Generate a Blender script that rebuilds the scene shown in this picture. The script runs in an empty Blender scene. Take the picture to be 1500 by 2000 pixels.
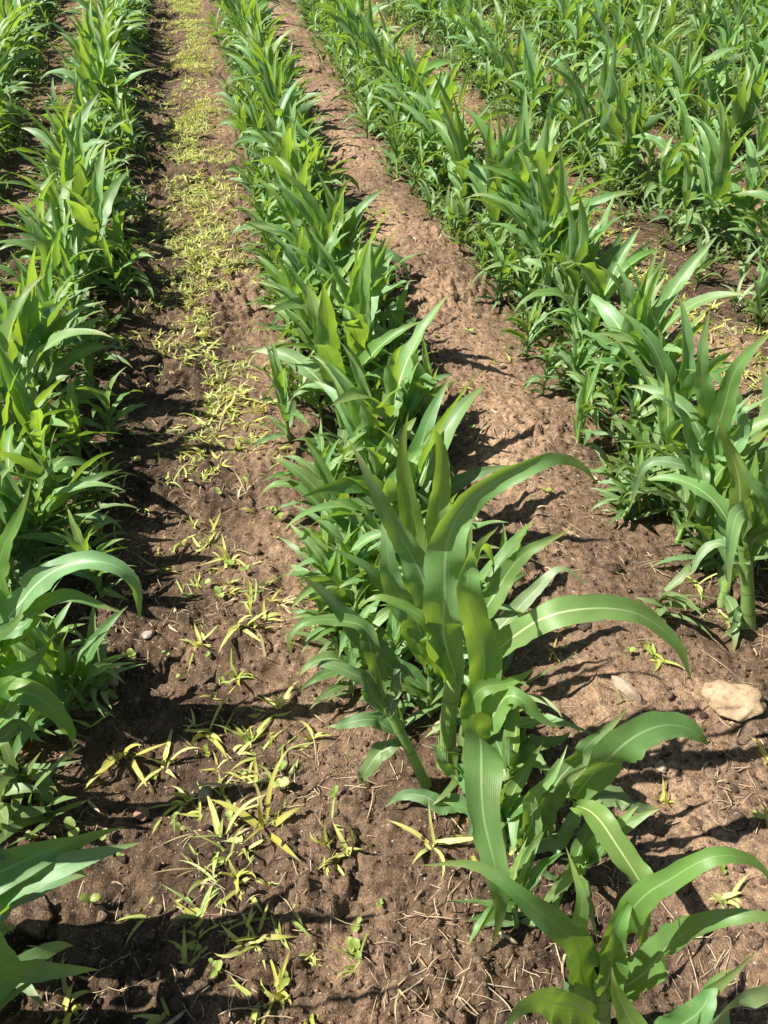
import bpy, math, random
import numpy as np
from mathutils import Vector, Matrix

# ------------------------------------------------------------------ camera, sky, sun, exposure
scn = bpy.context.scene
CAM_H, PITCH, YAW, FPX = 1.10, math.radians(41.6), math.radians(11.5), 1500.0
cd = bpy.data.cameras.new('camera'); cam = bpy.data.objects.new('camera', cd)
scn.collection.objects.link(cam); scn.camera = cam
cam.location = (0, 0, CAM_H)
cam.rotation_euler = (math.pi / 2 - PITCH, 0, -YAW)
cd.sensor_fit = 'VERTICAL'; cd.sensor_height = 36; cd.lens = 27
cd.clip_start = 0.02; cd.clip_end = 500

SUN_EL = math.radians(53)
SUN_DIR = Vector((-.995 * math.cos(SUN_EL), .096 * math.cos(SUN_EL), math.sin(SUN_EL)))
w = bpy.data.worlds.new('World'); scn.world = w; w.use_nodes = True
wn = w.node_tree.nodes; wl = w.node_tree.links
sky = wn.new('ShaderNodeTexSky'); sky.sky_type = 'NISHITA'; sky.sun_disc = False
sky.sun_elevation = SUN_EL; sky.sun_rotation = math.atan2(SUN_DIR.x, SUN_DIR.y)
wl.new(sky.outputs[0], wn['Background'].inputs[0]); wn['Background'].inputs[1].default_value = .05
sd = bpy.data.lights.new('sun', 'SUN'); sd.energy = 5.0; sd.angle = math.radians(.5); sd.color = (1, .955, .88)
sun = bpy.data.objects.new('sun', sd); scn.collection.objects.link(sun)
sun.rotation_euler = (-SUN_DIR).to_track_quat('-Z', 'Y').to_euler()
scn.view_settings.view_transform = 'Standard'; scn.view_settings.look = 'None'
scn.view_settings.exposure = 1.05; scn.view_settings.gamma = 1
scn.cycles.max_bounces = 8; scn.cycles.transmission_bounces = 6; scn.cycles.diffuse_bounces = 4
scn.cycles.use_adaptive_sampling = True; scn.cycles.use_denoising = True

# ------------------------------------------------------------------ measuring: photograph pixels to points in the field
CR = np.array([math.cos(YAW), -math.sin(YAW), 0]); CF = np.array([math.sin(YAW), math.cos(YAW), 0]); CU = np.array([0, 0, 1.0])
EYE = np.array([0, 0, CAM_H])
def ray(px, py):
    u, v = (px - 750) / FPX, (py - 1000) / FPX
    return CR * u + CF * (math.cos(PITCH) - v * math.sin(PITCH)) + CU * (-math.sin(PITCH) - v * math.cos(PITCH))
def on_ground(px, py, z=0.0):
    r = ray(px, py); return EYE + r * ((z - CAM_H) / r[2])
def at_depth(px, py, d):
    r = ray(px, py); return EYE + r * (d / (r @ CF))
def project(p):
    q = np.asarray(p) - EYE
    x, f, z = q @ CR, q @ CF, q[2]
    dep = f * math.cos(PITCH) - z * math.sin(PITCH)
    up = f * math.sin(PITCH) + z * math.cos(PITCH)
    if dep < .05: return None
    return 750 + FPX * x / dep, 1000 - FPX * up / dep, dep

# ------------------------------------------------------------------ noise and the lie of the soil
def _hash(ix, iy, s):
    n = (ix.astype(np.int64) * 374761393 + iy.astype(np.int64) * 668265263 + s * 974634749) & 0xffffffff
    n = ((n ^ (n >> 13)) * 1274126177) & 0xffffffff
    return ((n ^ (n >> 16)) & 0xffff) / 65535.0
def vnoise(x, y, s):
    ix, iy = np.floor(x), np.floor(y); fx, fy = x - ix, y - iy
    fx, fy = fx * fx * (3 - 2 * fx), fy * fy * (3 - 2 * fy)
    a, b = _hash(ix, iy, s), _hash(ix + 1, iy, s); c, d = _hash(ix, iy + 1, s), _hash(ix + 1, iy + 1, s)
    return (a * (1 - fx) + b * fx) * (1 - fy) + (c * (1 - fx) + d * fx) * fy
def cells(x, y, s):
    ix, iy = np.floor(x), np.floor(y); best = np.full(np.shape(x), 9.0)
    for dx in (-1, 0, 1):
        for dy in (-1, 0, 1):
            jx, jy = ix + dx, iy + dy
            px, py = jx + .1 + .8 * _hash(jx, jy, s), jy + .1 + .8 * _hash(jx, jy, s + 7)
            r = .55 + .6 * _hash(jx, jy, s + 13)
            best = np.minimum(best, np.hypot(x - px, y - py) / r)
    return best
def gz(x, y):
    x = np.asarray(x, float); y = np.asarray(y, float)
    z = .018 * (vnoise(x * 2.2, y * 1.6, 1) - .5) + .022 * (vnoise(x * 7, y * 6, 2) - .5)
    z = z + .016 * (np.abs(vnoise(x * 22, y * 22, 3) - .5) - .2)
    ridge = np.exp(-((x - .60) / .13) ** 2) * .035 + np.exp(-((x + .86) / .15) ** 2) * .012
    track = np.exp(-((x + .24) / .07) ** 2) * -.022
    rough = .25 + 1.6 * np.clip(vnoise(x * 4.3, y * 4.3, 9) * 1.8 - .55, 0, 1) ** 1.3
    d = np.clip(2.3 - y * .55, 0, 1); wx = x + .02 * vnoise(x * 13, y * 13, 14); wy = y + .02 * vnoise(x * 13, y * 13, 15)
    c = np.clip(1 - cells(wx * 27, wy * 27, 4), 0, 1) * (vnoise(x * 9, y * 9, 16) > .5); c2 = np.clip(1 - cells(wx * 85, wy * 85, 5), 0, 1)
    lump = np.abs(vnoise(wx * 15, wy * 15, 17) - .5) * .019 + np.abs(vnoise(wx * 37, wy * 37, 18) - .5) * .016
    return z + ridge + track + rough * (.013 * c + lump + d * .006 * c2) + d * (rough * .008 * (vnoise(x * 60, y * 60, 8) - .5) + .0060 * np.abs(vnoise(x * 105, y * 105, 10) - .5) + .0045 * vnoise(x * 170, y * 170, 6))

def row_line(pts):
    return np.array(sorted([tuple(on_ground(*p)[:2]) for p in pts], key=lambda q: q[1]))
ROWPX = {0: [(965, 1690), (880, 1490), (830, 1300), (740, 1000), (660, 700), (610, 500), (530, 250), (460, 0)],
         1: [(1450, 1240), (1380, 1050), (1290, 900), (1150, 700), (1000, 500), (900, 400), (780, 250), (620, 0)],
         -1: [(-80, 1690), (17, 1300), (86, 900), (150, 600), (200, 300), (255, 0)],
         2: [(1420, 500), (1040, 250), (780, 0)], -2: [(-60, 400), (85, 0)]}
ROWS = {k: row_line(v) for k, v in ROWPX.items()}
def row_x(k, y):
    if k in ROWS:
        a = ROWS[k]; return float(np.interp(y, a[:, 1], a[:, 0]))
    if k > 2: return row_x(2, y) + (k - 2) * .68
    return row_x(-2, y) + (k + 2) * .72

# ------------------------------------------------------------------ mesh helpers
col = scn.collection
class Arr:                                   # vertices, quads, uv per vertex, a random value per vertex, material slot per face
    def __init__(s, V, F, UV, R=None, M=None):
        s.V = np.asarray(V, np.float32); s.F = np.asarray(F, np.int32); s.UV = np.asarray(UV, np.float32)
        s.R = np.zeros(len(s.V), np.float32) if R is None else np.asarray(R, np.float32)
        s.M = np.zeros(len(s.F), np.int32) if M is None else np.asarray(M, np.int32)
    def moved(s, loc=(0, 0, 0), rz=0.0, sc=1.0, rnd=None):
        c, n = math.cos(rz), math.sin(rz)
        V = s.V @ np.array([[c, n, 0], [-n, c, 0], [0, 0, 1]], np.float32) * sc + np.asarray(loc, np.float32)
        return Arr(V, s.F, s.UV, s.R if rnd is None else np.full(len(V), rnd, np.float32), s.M)
def join(arrs):
    off = 0; F = []
    for a in arrs: F.append(a.F + off); off += len(a.V)
    return Arr(np.concatenate([a.V for a in arrs]), np.concatenate(F), np.concatenate([a.UV for a in arrs]),
               np.concatenate([a.R for a in arrs]), np.concatenate([a.M for a in arrs]))
def mesh_of(name, a, mats):
    me = bpy.data.meshes.new(name); k = a.F.shape[1]
    me.vertices.add(len(a.V)); me.vertices.foreach_set('co', a.V.ravel())
    me.loops.add(a.F.size); me.loops.foreach_set('vertex_index', a.F.ravel())
    me.polygons.add(len(a.F)); me.polygons.foreach_set('loop_start', np.arange(0, a.F.size, k, dtype=np.int32))
    for m in (mats if isinstance(mats, (list, tuple)) else [mats]): me.materials.append(m)
    me.polygons.foreach_set('material_index', a.M)
    me.polygons.foreach_set('use_smooth', np.ones(len(a.F), bool))
    uv = me.uv_layers.new(name='UVMap'); uv.data.foreach_set('uv', a.UV[a.F.ravel()].ravel())
    at = me.attributes.new('rnd', 'FLOAT', 'POINT'); at.data.foreach_set('value', a.R)
    me.update(calc_edges=True); me.validate()
    return me
def obj(name, me, parent=None, loc=None):
    o = bpy.data.objects.new(name, me); col.objects.link(o)
    if parent: o.parent = parent
    if loc is not None: o.location = loc
    return o
def tag(o, label=None, cat=None, group=None, kind=None):
    for k, v in (('label', label), ('category', cat), ('group', group), ('kind', kind)):
        if v: o[k] = v
    return o

def spline(P, n):
    P = np.asarray(P, float)
    if len(P) == 2: return P[0] + (P[1] - P[0]) * np.linspace(0, 1, n)[:, None]
    Q = np.vstack([2 * P[0] - P[1], P, 2 * P[-1] - P[-2]])
    out = []
    for i in range(len(P) - 1):
        t = np.linspace(0, 1, 24, endpoint=False)[:, None]
        a, b, c, d = Q[i], Q[i + 1], Q[i + 2], Q[i + 3]
        out.append(.5 * (2 * b + (c - a) * t + (2 * a - 5 * b + 4 * c - d) * t ** 2 + (3 * b - a - 3 * c + d) * t ** 3))
    out = np.vstack(out + [P[-1:]])
    s = np.concatenate([[0], np.cumsum(np.linalg.norm(np.diff(out, axis=0), axis=1))]); s /= s[-1]
    return np.stack([np.interp(np.linspace(0, 1, n), s, out[:, j]) for j in range(3)], 1)
def unit(v): return v / np.maximum(np.linalg.norm(v, axis=-1, keepdims=True), 1e-9)
def profile(t):
    t = np.asarray(t)
    up = np.interp(t, [0, .08, .2, .33], [.42, .62, .9, 1.0]); s = np.clip((t - .33) / .67, 0, 1)
    return np.maximum(up * (1 - s ** 1.35), .010)
def strap(P, W, F=(0, -.3, 1), fold=.28, fold0=.9, wave=.19, rs=None, m=6, S=None, twist=(0, 0), prof=profile, rnd=0.0):
    """a blade along the points P: W wide, folded about its midrib, its margins waved"""
    rs = rs or np.random.RandomState(1); P = np.asarray(P, float); n = len(P)
    T = unit(np.gradient(P, axis=0))
    if S is None: S = unit(np.cross(T, np.asarray(F, float)))
    else: S = np.tile(np.asarray(S, float), (n, 1))
    for _ in range(2):
        S = S - T * np.sum(S * T, 1, keepdims=True); S = unit(S)
    N = np.cross(S, T); t = np.linspace(0, 1, n)
    tw = np.radians(twist[0] + (twist[1] - twist[0]) * t)[:, None]
    S, N = S * np.cos(tw) + N * np.sin(tw), N * np.cos(tw) - S * np.sin(tw)
    hw = W / 2 * prof(t); fo = fold0 + (fold - fold0) * np.clip(t / .22, 0, 1) ** .7
    fo = fo * (1 - .5 * t)
    u = np.linspace(-1, 1, m + 1); V = np.zeros((n, m + 1, 3)); env = np.clip(t * 4, 0, 1) * np.clip((1 - t) * 3, 0, 1)
    ph = rs.uniform(0, 6.28, 4); fq = rs.uniform(2.0, 5.0, 2); nick = 1 - .15 * rs.rand(n, 2) * (rs.rand(n, 2) < .5)
    for j, uu in enumerate(u):
        k = 0 if uu < 0 else 1
        wv = wave * env * (np.sin(6.283 * fq[k] * t + ph[k]) + .4 * np.sin(6.283 * fq[k] * 2.3 * t + ph[k + 2])) * abs(uu) ** 1.6
        ang = np.arctan(fo) * abs(uu) ** .6
        V[:, j] = P + S * (hw * (nick[:, k] if abs(uu) == 1 else 1) * uu * np.cos(ang))[:, None] + N * (hw * (abs(uu) * np.sin(ang) + wv))[:, None]
    i = np.arange(n - 1)[:, None] * (m + 1) + np.arange(m)[None]
    Fc = np.stack([i, i + 1, i + m + 2, i + m + 1], -1).reshape(-1, 4)
    UV = np.stack(np.broadcast_arrays((u[None] + 1) / 2, t[:, None]), -1).reshape(-1, 2)
    return Arr(V.reshape(-1, 3), Fc, UV, np.full(n * (m + 1), rnd))
def tube(P, R, sides=8, rnd=0.0):
    P = np.asarray(P, float); n = len(P); R = np.broadcast_to(R, n); T = unit(np.gradient(P, axis=0))
    A = unit(np.cross(T, [.13, 1, .07])); B = np.cross(T, A); a = np.linspace(0, 2 * math.pi, sides, endpoint=False)
    V = P[:, None] + R[:, None, None] * (A[:, None] * np.cos(a)[None, :, None] + B[:, None] * np.sin(a)[None, :, None])
    i = np.arange(n - 1)[:, None] * sides; j = np.arange(sides)[None]; k = (j + 1) % sides
    Fc = np.stack([i + j, i + k, i + sides + k, i + sides + j], -1).reshape(-1, 4)
    UV = np.stack(np.broadcast_arrays(a[None] / 6.283, np.linspace(0, 1, n)[:, None]), -1).reshape(-1, 2)
    return Arr(V.reshape(-1, 3), Fc, UV, np.full(n * sides, rnd))

# ------------------------------------------------------------------ materials
class NT:
    def __init__(s, name):
        s.m = bpy.data.materials.new(name); s.m.use_nodes = True; s.t = s.m.node_tree; s.t.nodes.clear()
        s.out = s.n('ShaderNodeOutputMaterial')
    def n(s, typ, **kw):
        o = s.t.nodes.new(typ)
        for k, v in kw.items(): setattr(o, k, v)
        return o
    def l(s, a, b): s.t.links.new(a, b)
    def math(s, op, a, b=None, c=None, clamp=False):
        o = s.n('ShaderNodeMath', operation=op, use_clamp=clamp)
        for i, v in enumerate((a, b, c)):
            if v is None: continue
            if isinstance(v, (int, float)): o.inputs[i].default_value = v
            else: s.l(v, o.inputs[i])
        return o.outputs[0]
    def mix(s, fac, a, b, mode='MIX'):
        o = s.n('ShaderNodeMix', data_type='RGBA', blend_type=mode)
        for i, v in ((0, fac), (6, a), (7, b)):
            if isinstance(v, (int, float)): o.inputs[i].default_value = v
            elif isinstance(v, tuple): o.inputs[i].default_value = (*v, 1)
            else: s.l(v, o.inputs[i])
        return o.outputs[2]
    def noise(s, vec, scale, detail=3, rough=.55):
        o = s.n('ShaderNodeTexNoise'); o.inputs['Scale'].default_value = scale; o.inputs['Detail'].default_value = detail
        o.inputs['Roughness'].default_value = rough; s.l(vec, o.inputs['Vector']); return o.outputs[0]
    def ramp(s, v, lo, hi, a=0.0, b=1.0):
        o = s.n('ShaderNodeMapRange'); s.l(v, o.inputs[0])
        for i, k in enumerate((lo, hi, a, b)): o.inputs[i + 1].default_value = k
        return o.outputs[0]
def leaf_mat(name, base, rib, trans, hue=.02, tfac=.33, rough=.40, spec=.5, var=.12, vein=.045, edge=None):
    k = NT(name); uv = k.n('ShaderNodeUVMap'); sx = k.n('ShaderNodeSeparateXYZ'); k.l(uv.outputs[0], sx.inputs[0])
    u, v = sx.outputs[0], sx.outputs[1]
    a = k.math('MULTIPLY', k.math('ABSOLUTE', k.math('SUBTRACT', u, .5)), 2)
    oi = k.n('ShaderNodeObjectInfo'); at = k.n('ShaderNodeAttribute', attribute_name='rnd')
    r = k.math('FRACT', k.math('ADD', oi.outputs['Random'], at.outputs['Fac']))
    r2 = k.math('FRACT', k.math('MULTIPLY', r, 7.31))
    tc = k.n('ShaderNodeTexCoord'); nz = k.noise(tc.outputs['Object'], 26, 3)
    streakv = k.n('ShaderNodeCombineXYZ'); k.l(k.math('MULTIPLY', u, 60), streakv.inputs[0]); k.l(k.math('MULTIPLY', v, 2.5), streakv.inputs[1]); k.l(r, streakv.inputs[2])
    st = k.noise(streakv.outputs[0], 1.0, 2)
    c = k.mix(k.ramp(nz, .35, .7), base, tuple(x * .72 for x in base))
    c = k.mix(k.ramp(st, .25, .75, 0, 1), k.mix(1.0, c, (1 + vein * 1.5,) * 3, 'MULTIPLY'), k.mix(1.0, c, (1 - vein * 1.5,) * 3, 'MULTIPLY'))
    fine = k.math('SINE', k.math('ADD', k.math('MULTIPLY', u, 118), k.math('MULTIPLY', st, 3)))
    c = k.mix(k.ramp(fine, -.2, 1.0, 0, .16), c, rib)
    cloud = k.ramp(k.noise(tc.outputs['Object'], 9, 3, .6), .35, .68)
    c = k.mix(k.math('MULTIPLY', cloud, .22), c, tuple(min(1, x * 1.35 + .015) for x in base))
    # tips and margins a little drier
    tip = k.ramp(k.math('ADD', v, k.math('MULTIPLY', nz, .25)), .93, 1.15)
    c = k.mix(k.math('MULTIPLY', tip, .8), c, edge or (.30, .30, .08))
    spot = k.ramp(k.noise(tc.outputs['Object'], 150, 2), .655, .70)
    c = k.mix(k.math('MULTIPLY', spot, .45), c, (.34, .30, .14))
    dust = k.ramp(k.noise(tc.outputs['Object'], 55, 4, .7), .5, .75)
    c = k.mix(k.math('MULTIPLY', dust, .32), c, (.30, .30, .20))
    ribm = k.math('MULTIPLY', k.ramp(a, .085, .035), k.ramp(v, .95, .25))
    c = k.mix(ribm, c, rib)
    geo = k.n('ShaderNodeNewGeometry')
    hs = k.n('ShaderNodeHueSaturation'); k.l(c, hs.inputs['Color'])
    k.l(k.ramp(r, 0, 1, .5 - hue, .5 + hue), hs.inputs['Hue']); k.l(k.ramp(r2, 0, 1, 1 - var, 1 + var), hs.inputs['Value'])
    k.l(k.ramp(r2, 0, 1, 1.08, .86), hs.inputs['Saturation'])
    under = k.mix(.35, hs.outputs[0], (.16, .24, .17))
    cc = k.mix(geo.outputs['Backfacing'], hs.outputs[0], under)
    p = k.n('ShaderNodeBsdfPrincipled'); k.l(cc, p.inputs['Base Color'])
    k.l(k.ramp(nz, .3, .7, rough - .06, rough + .12), p.inputs['Roughness']); p.inputs['Specular IOR Level'].default_value = spec
    veins = k.math('SINE', k.math('MULTIPLY', u, 105))
    hgt = k.math('ADD', k.math('MULTIPLY', veins, .25), k.math('SUBTRACT', k.math('MULTIPLY', st, 1.6), k.math('MULTIPLY', ribm, 1.5)))
    bp = k.n('ShaderNodeBump'); bp.inputs['Strength'].default_value = .13; bp.inputs['Distance'].default_value = .0012; k.l(hgt, bp.inputs['Height'])
    k.l(bp.outputs[0], p.inputs['Normal'])
    tr = k.n('ShaderNodeBsdfTranslucent'); k.l(k.mix(k.ramp(st, .3, .7), trans, tuple(x * .75 for x in trans)), tr.inputs['Color'])
    k.l(bp.outputs[0], tr.inputs['Normal'])
    mx = k.n('ShaderNodeMixShader'); k.l(k.math('MULTIPLY', k.math('SUBTRACT', 1, k.math('MULTIPLY', ribm, .6)), tfac), mx.inputs[0])
    k.l(p.outputs[0], mx.inputs[1]); k.l(tr.outputs[0], mx.inputs[2]); k.l(mx.outputs[0], k.out.inputs[0])
    return k.m
M_LEAF = leaf_mat('maize_leaf', (.140, .285, .082), (.40, .54, .25), (.36, .58, .045), rough=.43, spec=.5, var=.24)
M_YOUNG = leaf_mat('maize_young_leaf', (.175, .330, .078), (.46, .58, .25), (.45, .67, .05), tfac=.40, rough=.43, spec=.5, var=.22)
M_BLUE = leaf_mat('maize_old_leaf', (.140, .250, .086), (.33, .43, .22), (.24, .42, .05), tfac=.28, rough=.46, spec=.5, var=.22)
M_GRASS = leaf_mat('weed_green', (.140, .235, .070), (.24, .34, .12), (.32, .48, .06), tfac=.3, rough=.45, var=.25)
M_YELLOW = leaf_mat('weed_yellow', (.54, .57, .12), (.62, .62, .22), (.66, .68, .08), tfac=.34, rough=.55, var=.30, edge=(.42, .30, .13), hue=.024)
M_SEED = leaf_mat('seedling', (.29, .40, .075), (.38, .44, .16), (.44, .54, .05), tfac=.3, rough=.5, var=.25)
M_LIME = leaf_mat('weed_lime', (.36, .46, .10), (.44, .52, .16), (.50, .60, .07), tfac=.33, rough=.55, var=.3, hue=.03)
M_WITHER = leaf_mat('weed_withered', (.46, .38, .17), (.5, .42, .2), (.45, .36, .12), tfac=.25, rough=.65, var=.3, hue=.02, edge=(.32, .21, .11))
def stalk_mat():
    k = NT('maize_stalk'); uv = k.n('ShaderNodeUVMap'); sx = k.n('ShaderNodeSeparateXYZ'); k.l(uv.outputs[0], sx.inputs[0])
    v = sx.outputs[1]; tc = k.n('ShaderNodeTexCoord'); nz = k.noise(tc.outputs['Object'], 60, 3)
    c = k.mix(k.ramp(nz, .3, .7), (.25, .40, .10), (.18, .32, .075))
    c = k.mix(k.ramp(v, .35, .0), c, (.27, .34, .14))
    node = k.ramp(k.math('SINE', k.math('MULTIPLY', v, 28)), .93, 1)
    c = k.mix(k.math('MULTIPLY', node, .7), c, (.10, .16, .04))
    p = k.n('ShaderNodeBsdfPrincipled'); k.l(c, p.inputs['Base Color']); p.inputs['Roughness'].default_value = .42
    st = k.math('SINE', k.math('MULTIPLY', sx.outputs[0], 160))
    bp = k.n('ShaderNodeBump'); bp.inputs['Strength'].default_value = .25; bp.inputs['Distance'].default_value = .001; k.l(st, bp.inputs['Height'])
    k.l(bp.outputs[0], p.inputs['Normal']); k.l(p.outputs[0], k.out.inputs[0]); return k.m
M_STALK = stalk_mat()
def soil_mat(name, crumb=False):
    k = NT(name); tc = k.n('ShaderNodeTexCoord'); ob = tc.outputs['Object']
    n1 = k.noise(ob, 1.6, 3); n2 = k.noise(ob, 9, 4, .6); n3 = k.noise(ob, 70, 4, .65); n4 = k.noise(ob, 330, 3, .7)
    c = k.mix(k.ramp(k.math('ADD', k.math('MULTIPLY', n2, .6), k.math('MULTIPLY', n1, .4)), .40, .60), (.072, .048, .032), (.182, .123, .078))
    if crumb:
        at = k.n('ShaderNodeAttribute', attribute_name='rnd')
        c = k.mix(at.outputs['Fac'], (.09, .060, .041), (.27, .19, .13))
    else:
        at = k.n('ShaderNodeAttribute', attribute_name='rnd')           # dry crust on the crests between rows
        dry = k.math('MULTIPLY', at.outputs['Fac'], k.ramp(n1, .3, .6, .45, 1), clamp=True)
        c = k.mix(dry, c, k.mix(k.ramp(n2, .3, .7), (.40, .272, .176), (.30, .200, .128)))
    big = k.ramp(k.noise(ob, 4.2, 4, .6), .38, .62)
    c = k.mix(big, k.mix(1.0, c, (.74, .73, .73), 'MULTIPLY'), k.mix(1.0, c, (1.14, 1.13, 1.11), 'MULTIPLY'))
    c = k.mix(k.ramp(n3, .32, .68), k.mix(1.0, c, (.48, .47, .46), 'MULTIPLY'), k.mix(1.0, c, (1.48, 1.47, 1.45), 'MULTIPLY'))
    c = k.mix(k.ramp(n4, .35, .65), k.mix(1.0, c, (.62, .62, .62), 'MULTIPLY'), k.mix(1.0, c, (1.36, 1.35, 1.33), 'MULTIPLY'))
    grit = k.ramp(k.noise(ob, 210, 1), .70, .74)
    c = k.mix(k.math('MULTIPLY', grit, .85), c, (.52, .43, .33))
    p = k.n('ShaderNodeBsdfPrincipled'); k.l(c, p.inputs['Base Color']); p.inputs['Roughness'].default_value = .95
    p.inputs['Specular IOR Level'].default_value = .15
    h = k.math('ADD', k.math('MULTIPLY', n3, 1.2), k.math('MULTIPLY', n4, .8))
    bp = k.n('ShaderNodeBump'); bp.inputs['Strength'].default_value = .8; bp.inputs['Distance'].default_value = .009; k.l(h, bp.inputs['Height'])
    k.l(bp.outputs[0], p.inputs['Normal']); k.l(p.outputs[0], k.out.inputs[0]); return k.m
M_SOIL = soil_mat('field_soil'); M_CRUMB = soil_mat('soil_crumb', True)
def plain_mat(name, a, b, scale, rough=.85, bump=.5):
    k = NT(name); tc = k.n('ShaderNodeTexCoord'); nz = k.noise(tc.outputs['Object'], scale, 5, .65)
    at = k.n('ShaderNodeAttribute', attribute_name='rnd'); c = k.mix(k.ramp(nz, .3, .7), a, b)
    dirt = k.ramp(k.noise(tc.outputs['Object'], scale * 2.6, 4, .7), .52, .62); c = k.mix(k.math('MULTIPLY', dirt, .55), c, (.17, .115, .075))
    c = k.mix(1.0, c, k.mix(at.outputs['Fac'], (.72, .72, .72), (1.25, 1.2, 1.12)), 'MULTIPLY')
    p = k.n('ShaderNodeBsdfPrincipled'); k.l(c, p.inputs['Base Color']); p.inputs['Roughness'].default_value = rough
    p.inputs['Specular IOR Level'].default_value = .25
    bp = k.n('ShaderNodeBump'); bp.inputs['Strength'].default_value = bump; bp.inputs['Distance'].default_value = .004; k.l(nz, bp.inputs['Height'])
    k.l(bp.outputs[0], p.inputs['Normal']); k.l(p.outputs[0], k.out.inputs[0]); return k.m
M_STRAW = plain_mat('dry_straw', (.58, .47, .32), (.36, .27, .17), 60)
M_STONE = plain_mat('pale_stone', (.38, .31, .23), (.24, .18, .13), 70)
M_ROCK = plain_mat('tan_rock', (.44, .33, .21), (.32, .225, .145), 45, .95, .9)
M_GREY = plain_mat('grey_stone', (.36, .32, .28), (.24, .21, .18), 40)
M_RED = plain_mat('reddish_stone', (.34, .19, .14), (.24, .13, .10), 40)
M_CLAY = plain_mat('clay_lump', (.38, .265, .175), (.26, .175, .115), 35, .95, 1.0)

# ------------------------------------------------------------------ setting: one sheet of soil, fine under the camera, coarse to the horizon
def axis(stops):
    out = [stops[0][0]]
    for (a, s0), (b, s1) in zip(stops[:-1], stops[1:]):
        x = a
        while x < b - 1e-6:
            f = (x - a) / (b - a); x += s0 * (s1 / s0) ** f
            out.append(min(x, b))
    return np.array(out)
ax = axis([(-90, 30), (-12, 1.0), (-2.2, .03), (-.75, .0046), (1.1, .0046), (2.2, .018), (6.5, .05), (15, 1.0), (90, 30)])
ay = axis([(-60, 20), (-6, 1.0), (0, .02), (.25, .0044), (1.5, .0052), (4, .0105), (10, .04), (20, .5), (120, 30)])
X, Y = np.meshgrid(ax, ay); Z = gz(X, Y)
dry = np.exp(-((X - .60) / .17) ** 2) * 1.0 + np.exp(-((X - 1.24) / .15) ** 2) * .7 + np.exp(-((X - 1.9) / .2) ** 2) * .5 + np.exp(-((X + .9) / .2) ** 2) * .35 + np.exp(-((X - .02) / .1) ** 2) * .45
dry = np.clip(dry * (.5 + vnoise(X * 5, Y * 3, 21)), 0, 1)
nx, ny = len(ax), len(ay); I = np.arange(ny - 1)[:, None] * nx + np.arange(nx - 1)[None]
ground = obj('ground', mesh_of('ground', Arr(np.stack([X, Y, Z], -1).reshape(-1, 3), np.stack([I, I + 1, I + nx + 1, I + nx], -1).reshape(-1, 4),
             np.stack([X, Y], -1).reshape(-1, 2), dry.ravel()), M_SOIL))
tag(ground, 'brown crumbly field soil between the maize rows', 'soil', kind='structure')
print('ground', nx * ny)

# ------------------------------------------------------------------ maize plants
def curve(rs, h0, az, L, e0, droop, n, drift=0.0, start=(0, 0)):
    s = np.linspace(0, 1, n); e = np.radians(e0 - droop * s ** 1.5); a = az + drift * s ** 1.3
    d = np.stack([np.cos(e) * np.cos(a), np.cos(e) * np.sin(a), np.sin(e)], 1) * (L / (n - 1))
    P = np.vstack([[0, 0, 0], np.cumsum((d[1:] + d[:-1]) / 2, 0)]) + np.array([start[0], start[1], h0])
    return P
def maize(seed, n=16, m=6, sides=8, size=1.0, style=0):
    """one generic plant: (stalk array, [(leaf array, material slot)]); slots 0 leaf, 1 young, 2 old"""
    rs = np.random.RandomState(seed); nl = rs.randint(10, 14); hs = rs.uniform(.17, .25) * size
    lean = rs.normal(0, .10, 2) * hs; q = np.linspace(0, 1, 7)
    SP = np.stack([lean[0] * q ** 1.6, lean[1] * q ** 1.6, hs * q - .015], 1)
    R = (.0115 - .0035 * q) * size * rs.uniform(.8, 1.1); st = tube(SP, R, sides)
    a0 = rs.uniform(0, 6.28); out = []
    for i in range(nl):
        t = i / (nl - 1)
        L = np.interp(t, [0, .2, .4, .65, .85, 1], [.15, .22, .27, .29, .27, .20]) * rs.uniform(.8, 1.15) * size
        W = np.interp(t, [0, .2, .4, .65, .85, 1], [.025, .037, .048, .055, .053, .039]) * rs.uniform(.85, 1.15) * size
        e0 = np.interp(t, [0, .5, .8, 1], [30, 52, 68, 82]) + rs.normal(0, 8)
        dr = np.interp(t, [0, .4, .7, 1], [65, 100, 88, 38]) * rs.uniform(.55, 1.5)
        if style == 1: dr *= .6; e0 += 7
        az = a0 + math.pi * i + rs.normal(0, .38); f = .08 + .9 * t ** 1.05; k = f ** 1.6
        P = curve(rs, hs * f, az, L, min(e0, 89), dr, n, rs.normal(0, .35), (lean[0] * k + .006 * math.cos(az), lean[1] * k + .006 * math.sin(az)))
        a = strap(P, W, S=(math.sin(az), -math.cos(az), 0), fold=np.interp(t, [0, .7, 1], [.2, .34, .7]), fold0=1.3, wave=rs.uniform(.10, .30), rs=rs, m=m, twist=(0, rs.normal(0, 45)))
        slot = 2 if t < .3 else (1 if t > .72 and rs.rand() < .75 else 0)
        out.append((a, slot))
    return st, out
LM = [M_LEAF, M_YOUNG, M_BLUE]
PROTO = []
for i in range(20):
    st, lv = maize(100 + i, style=i % 2)
    PROTO.append((mesh_of('stalk', st, M_STALK), [mesh_of('leaf', a, LM[s]) for a, s in lv], None))
FAR = []
for i in range(14):
    st, lv = maize(300 + i, n=9, m=4, sides=5, style=i % 2)
    st.M[:] = 3
    for a, s in lv: a.M[:] = s
    FAR.append(join([a for a, s in lv] + [st]))
FAR_ME = [mesh_of('maize_plant', a, LM + [M_STALK]) for a in FAR]

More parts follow.
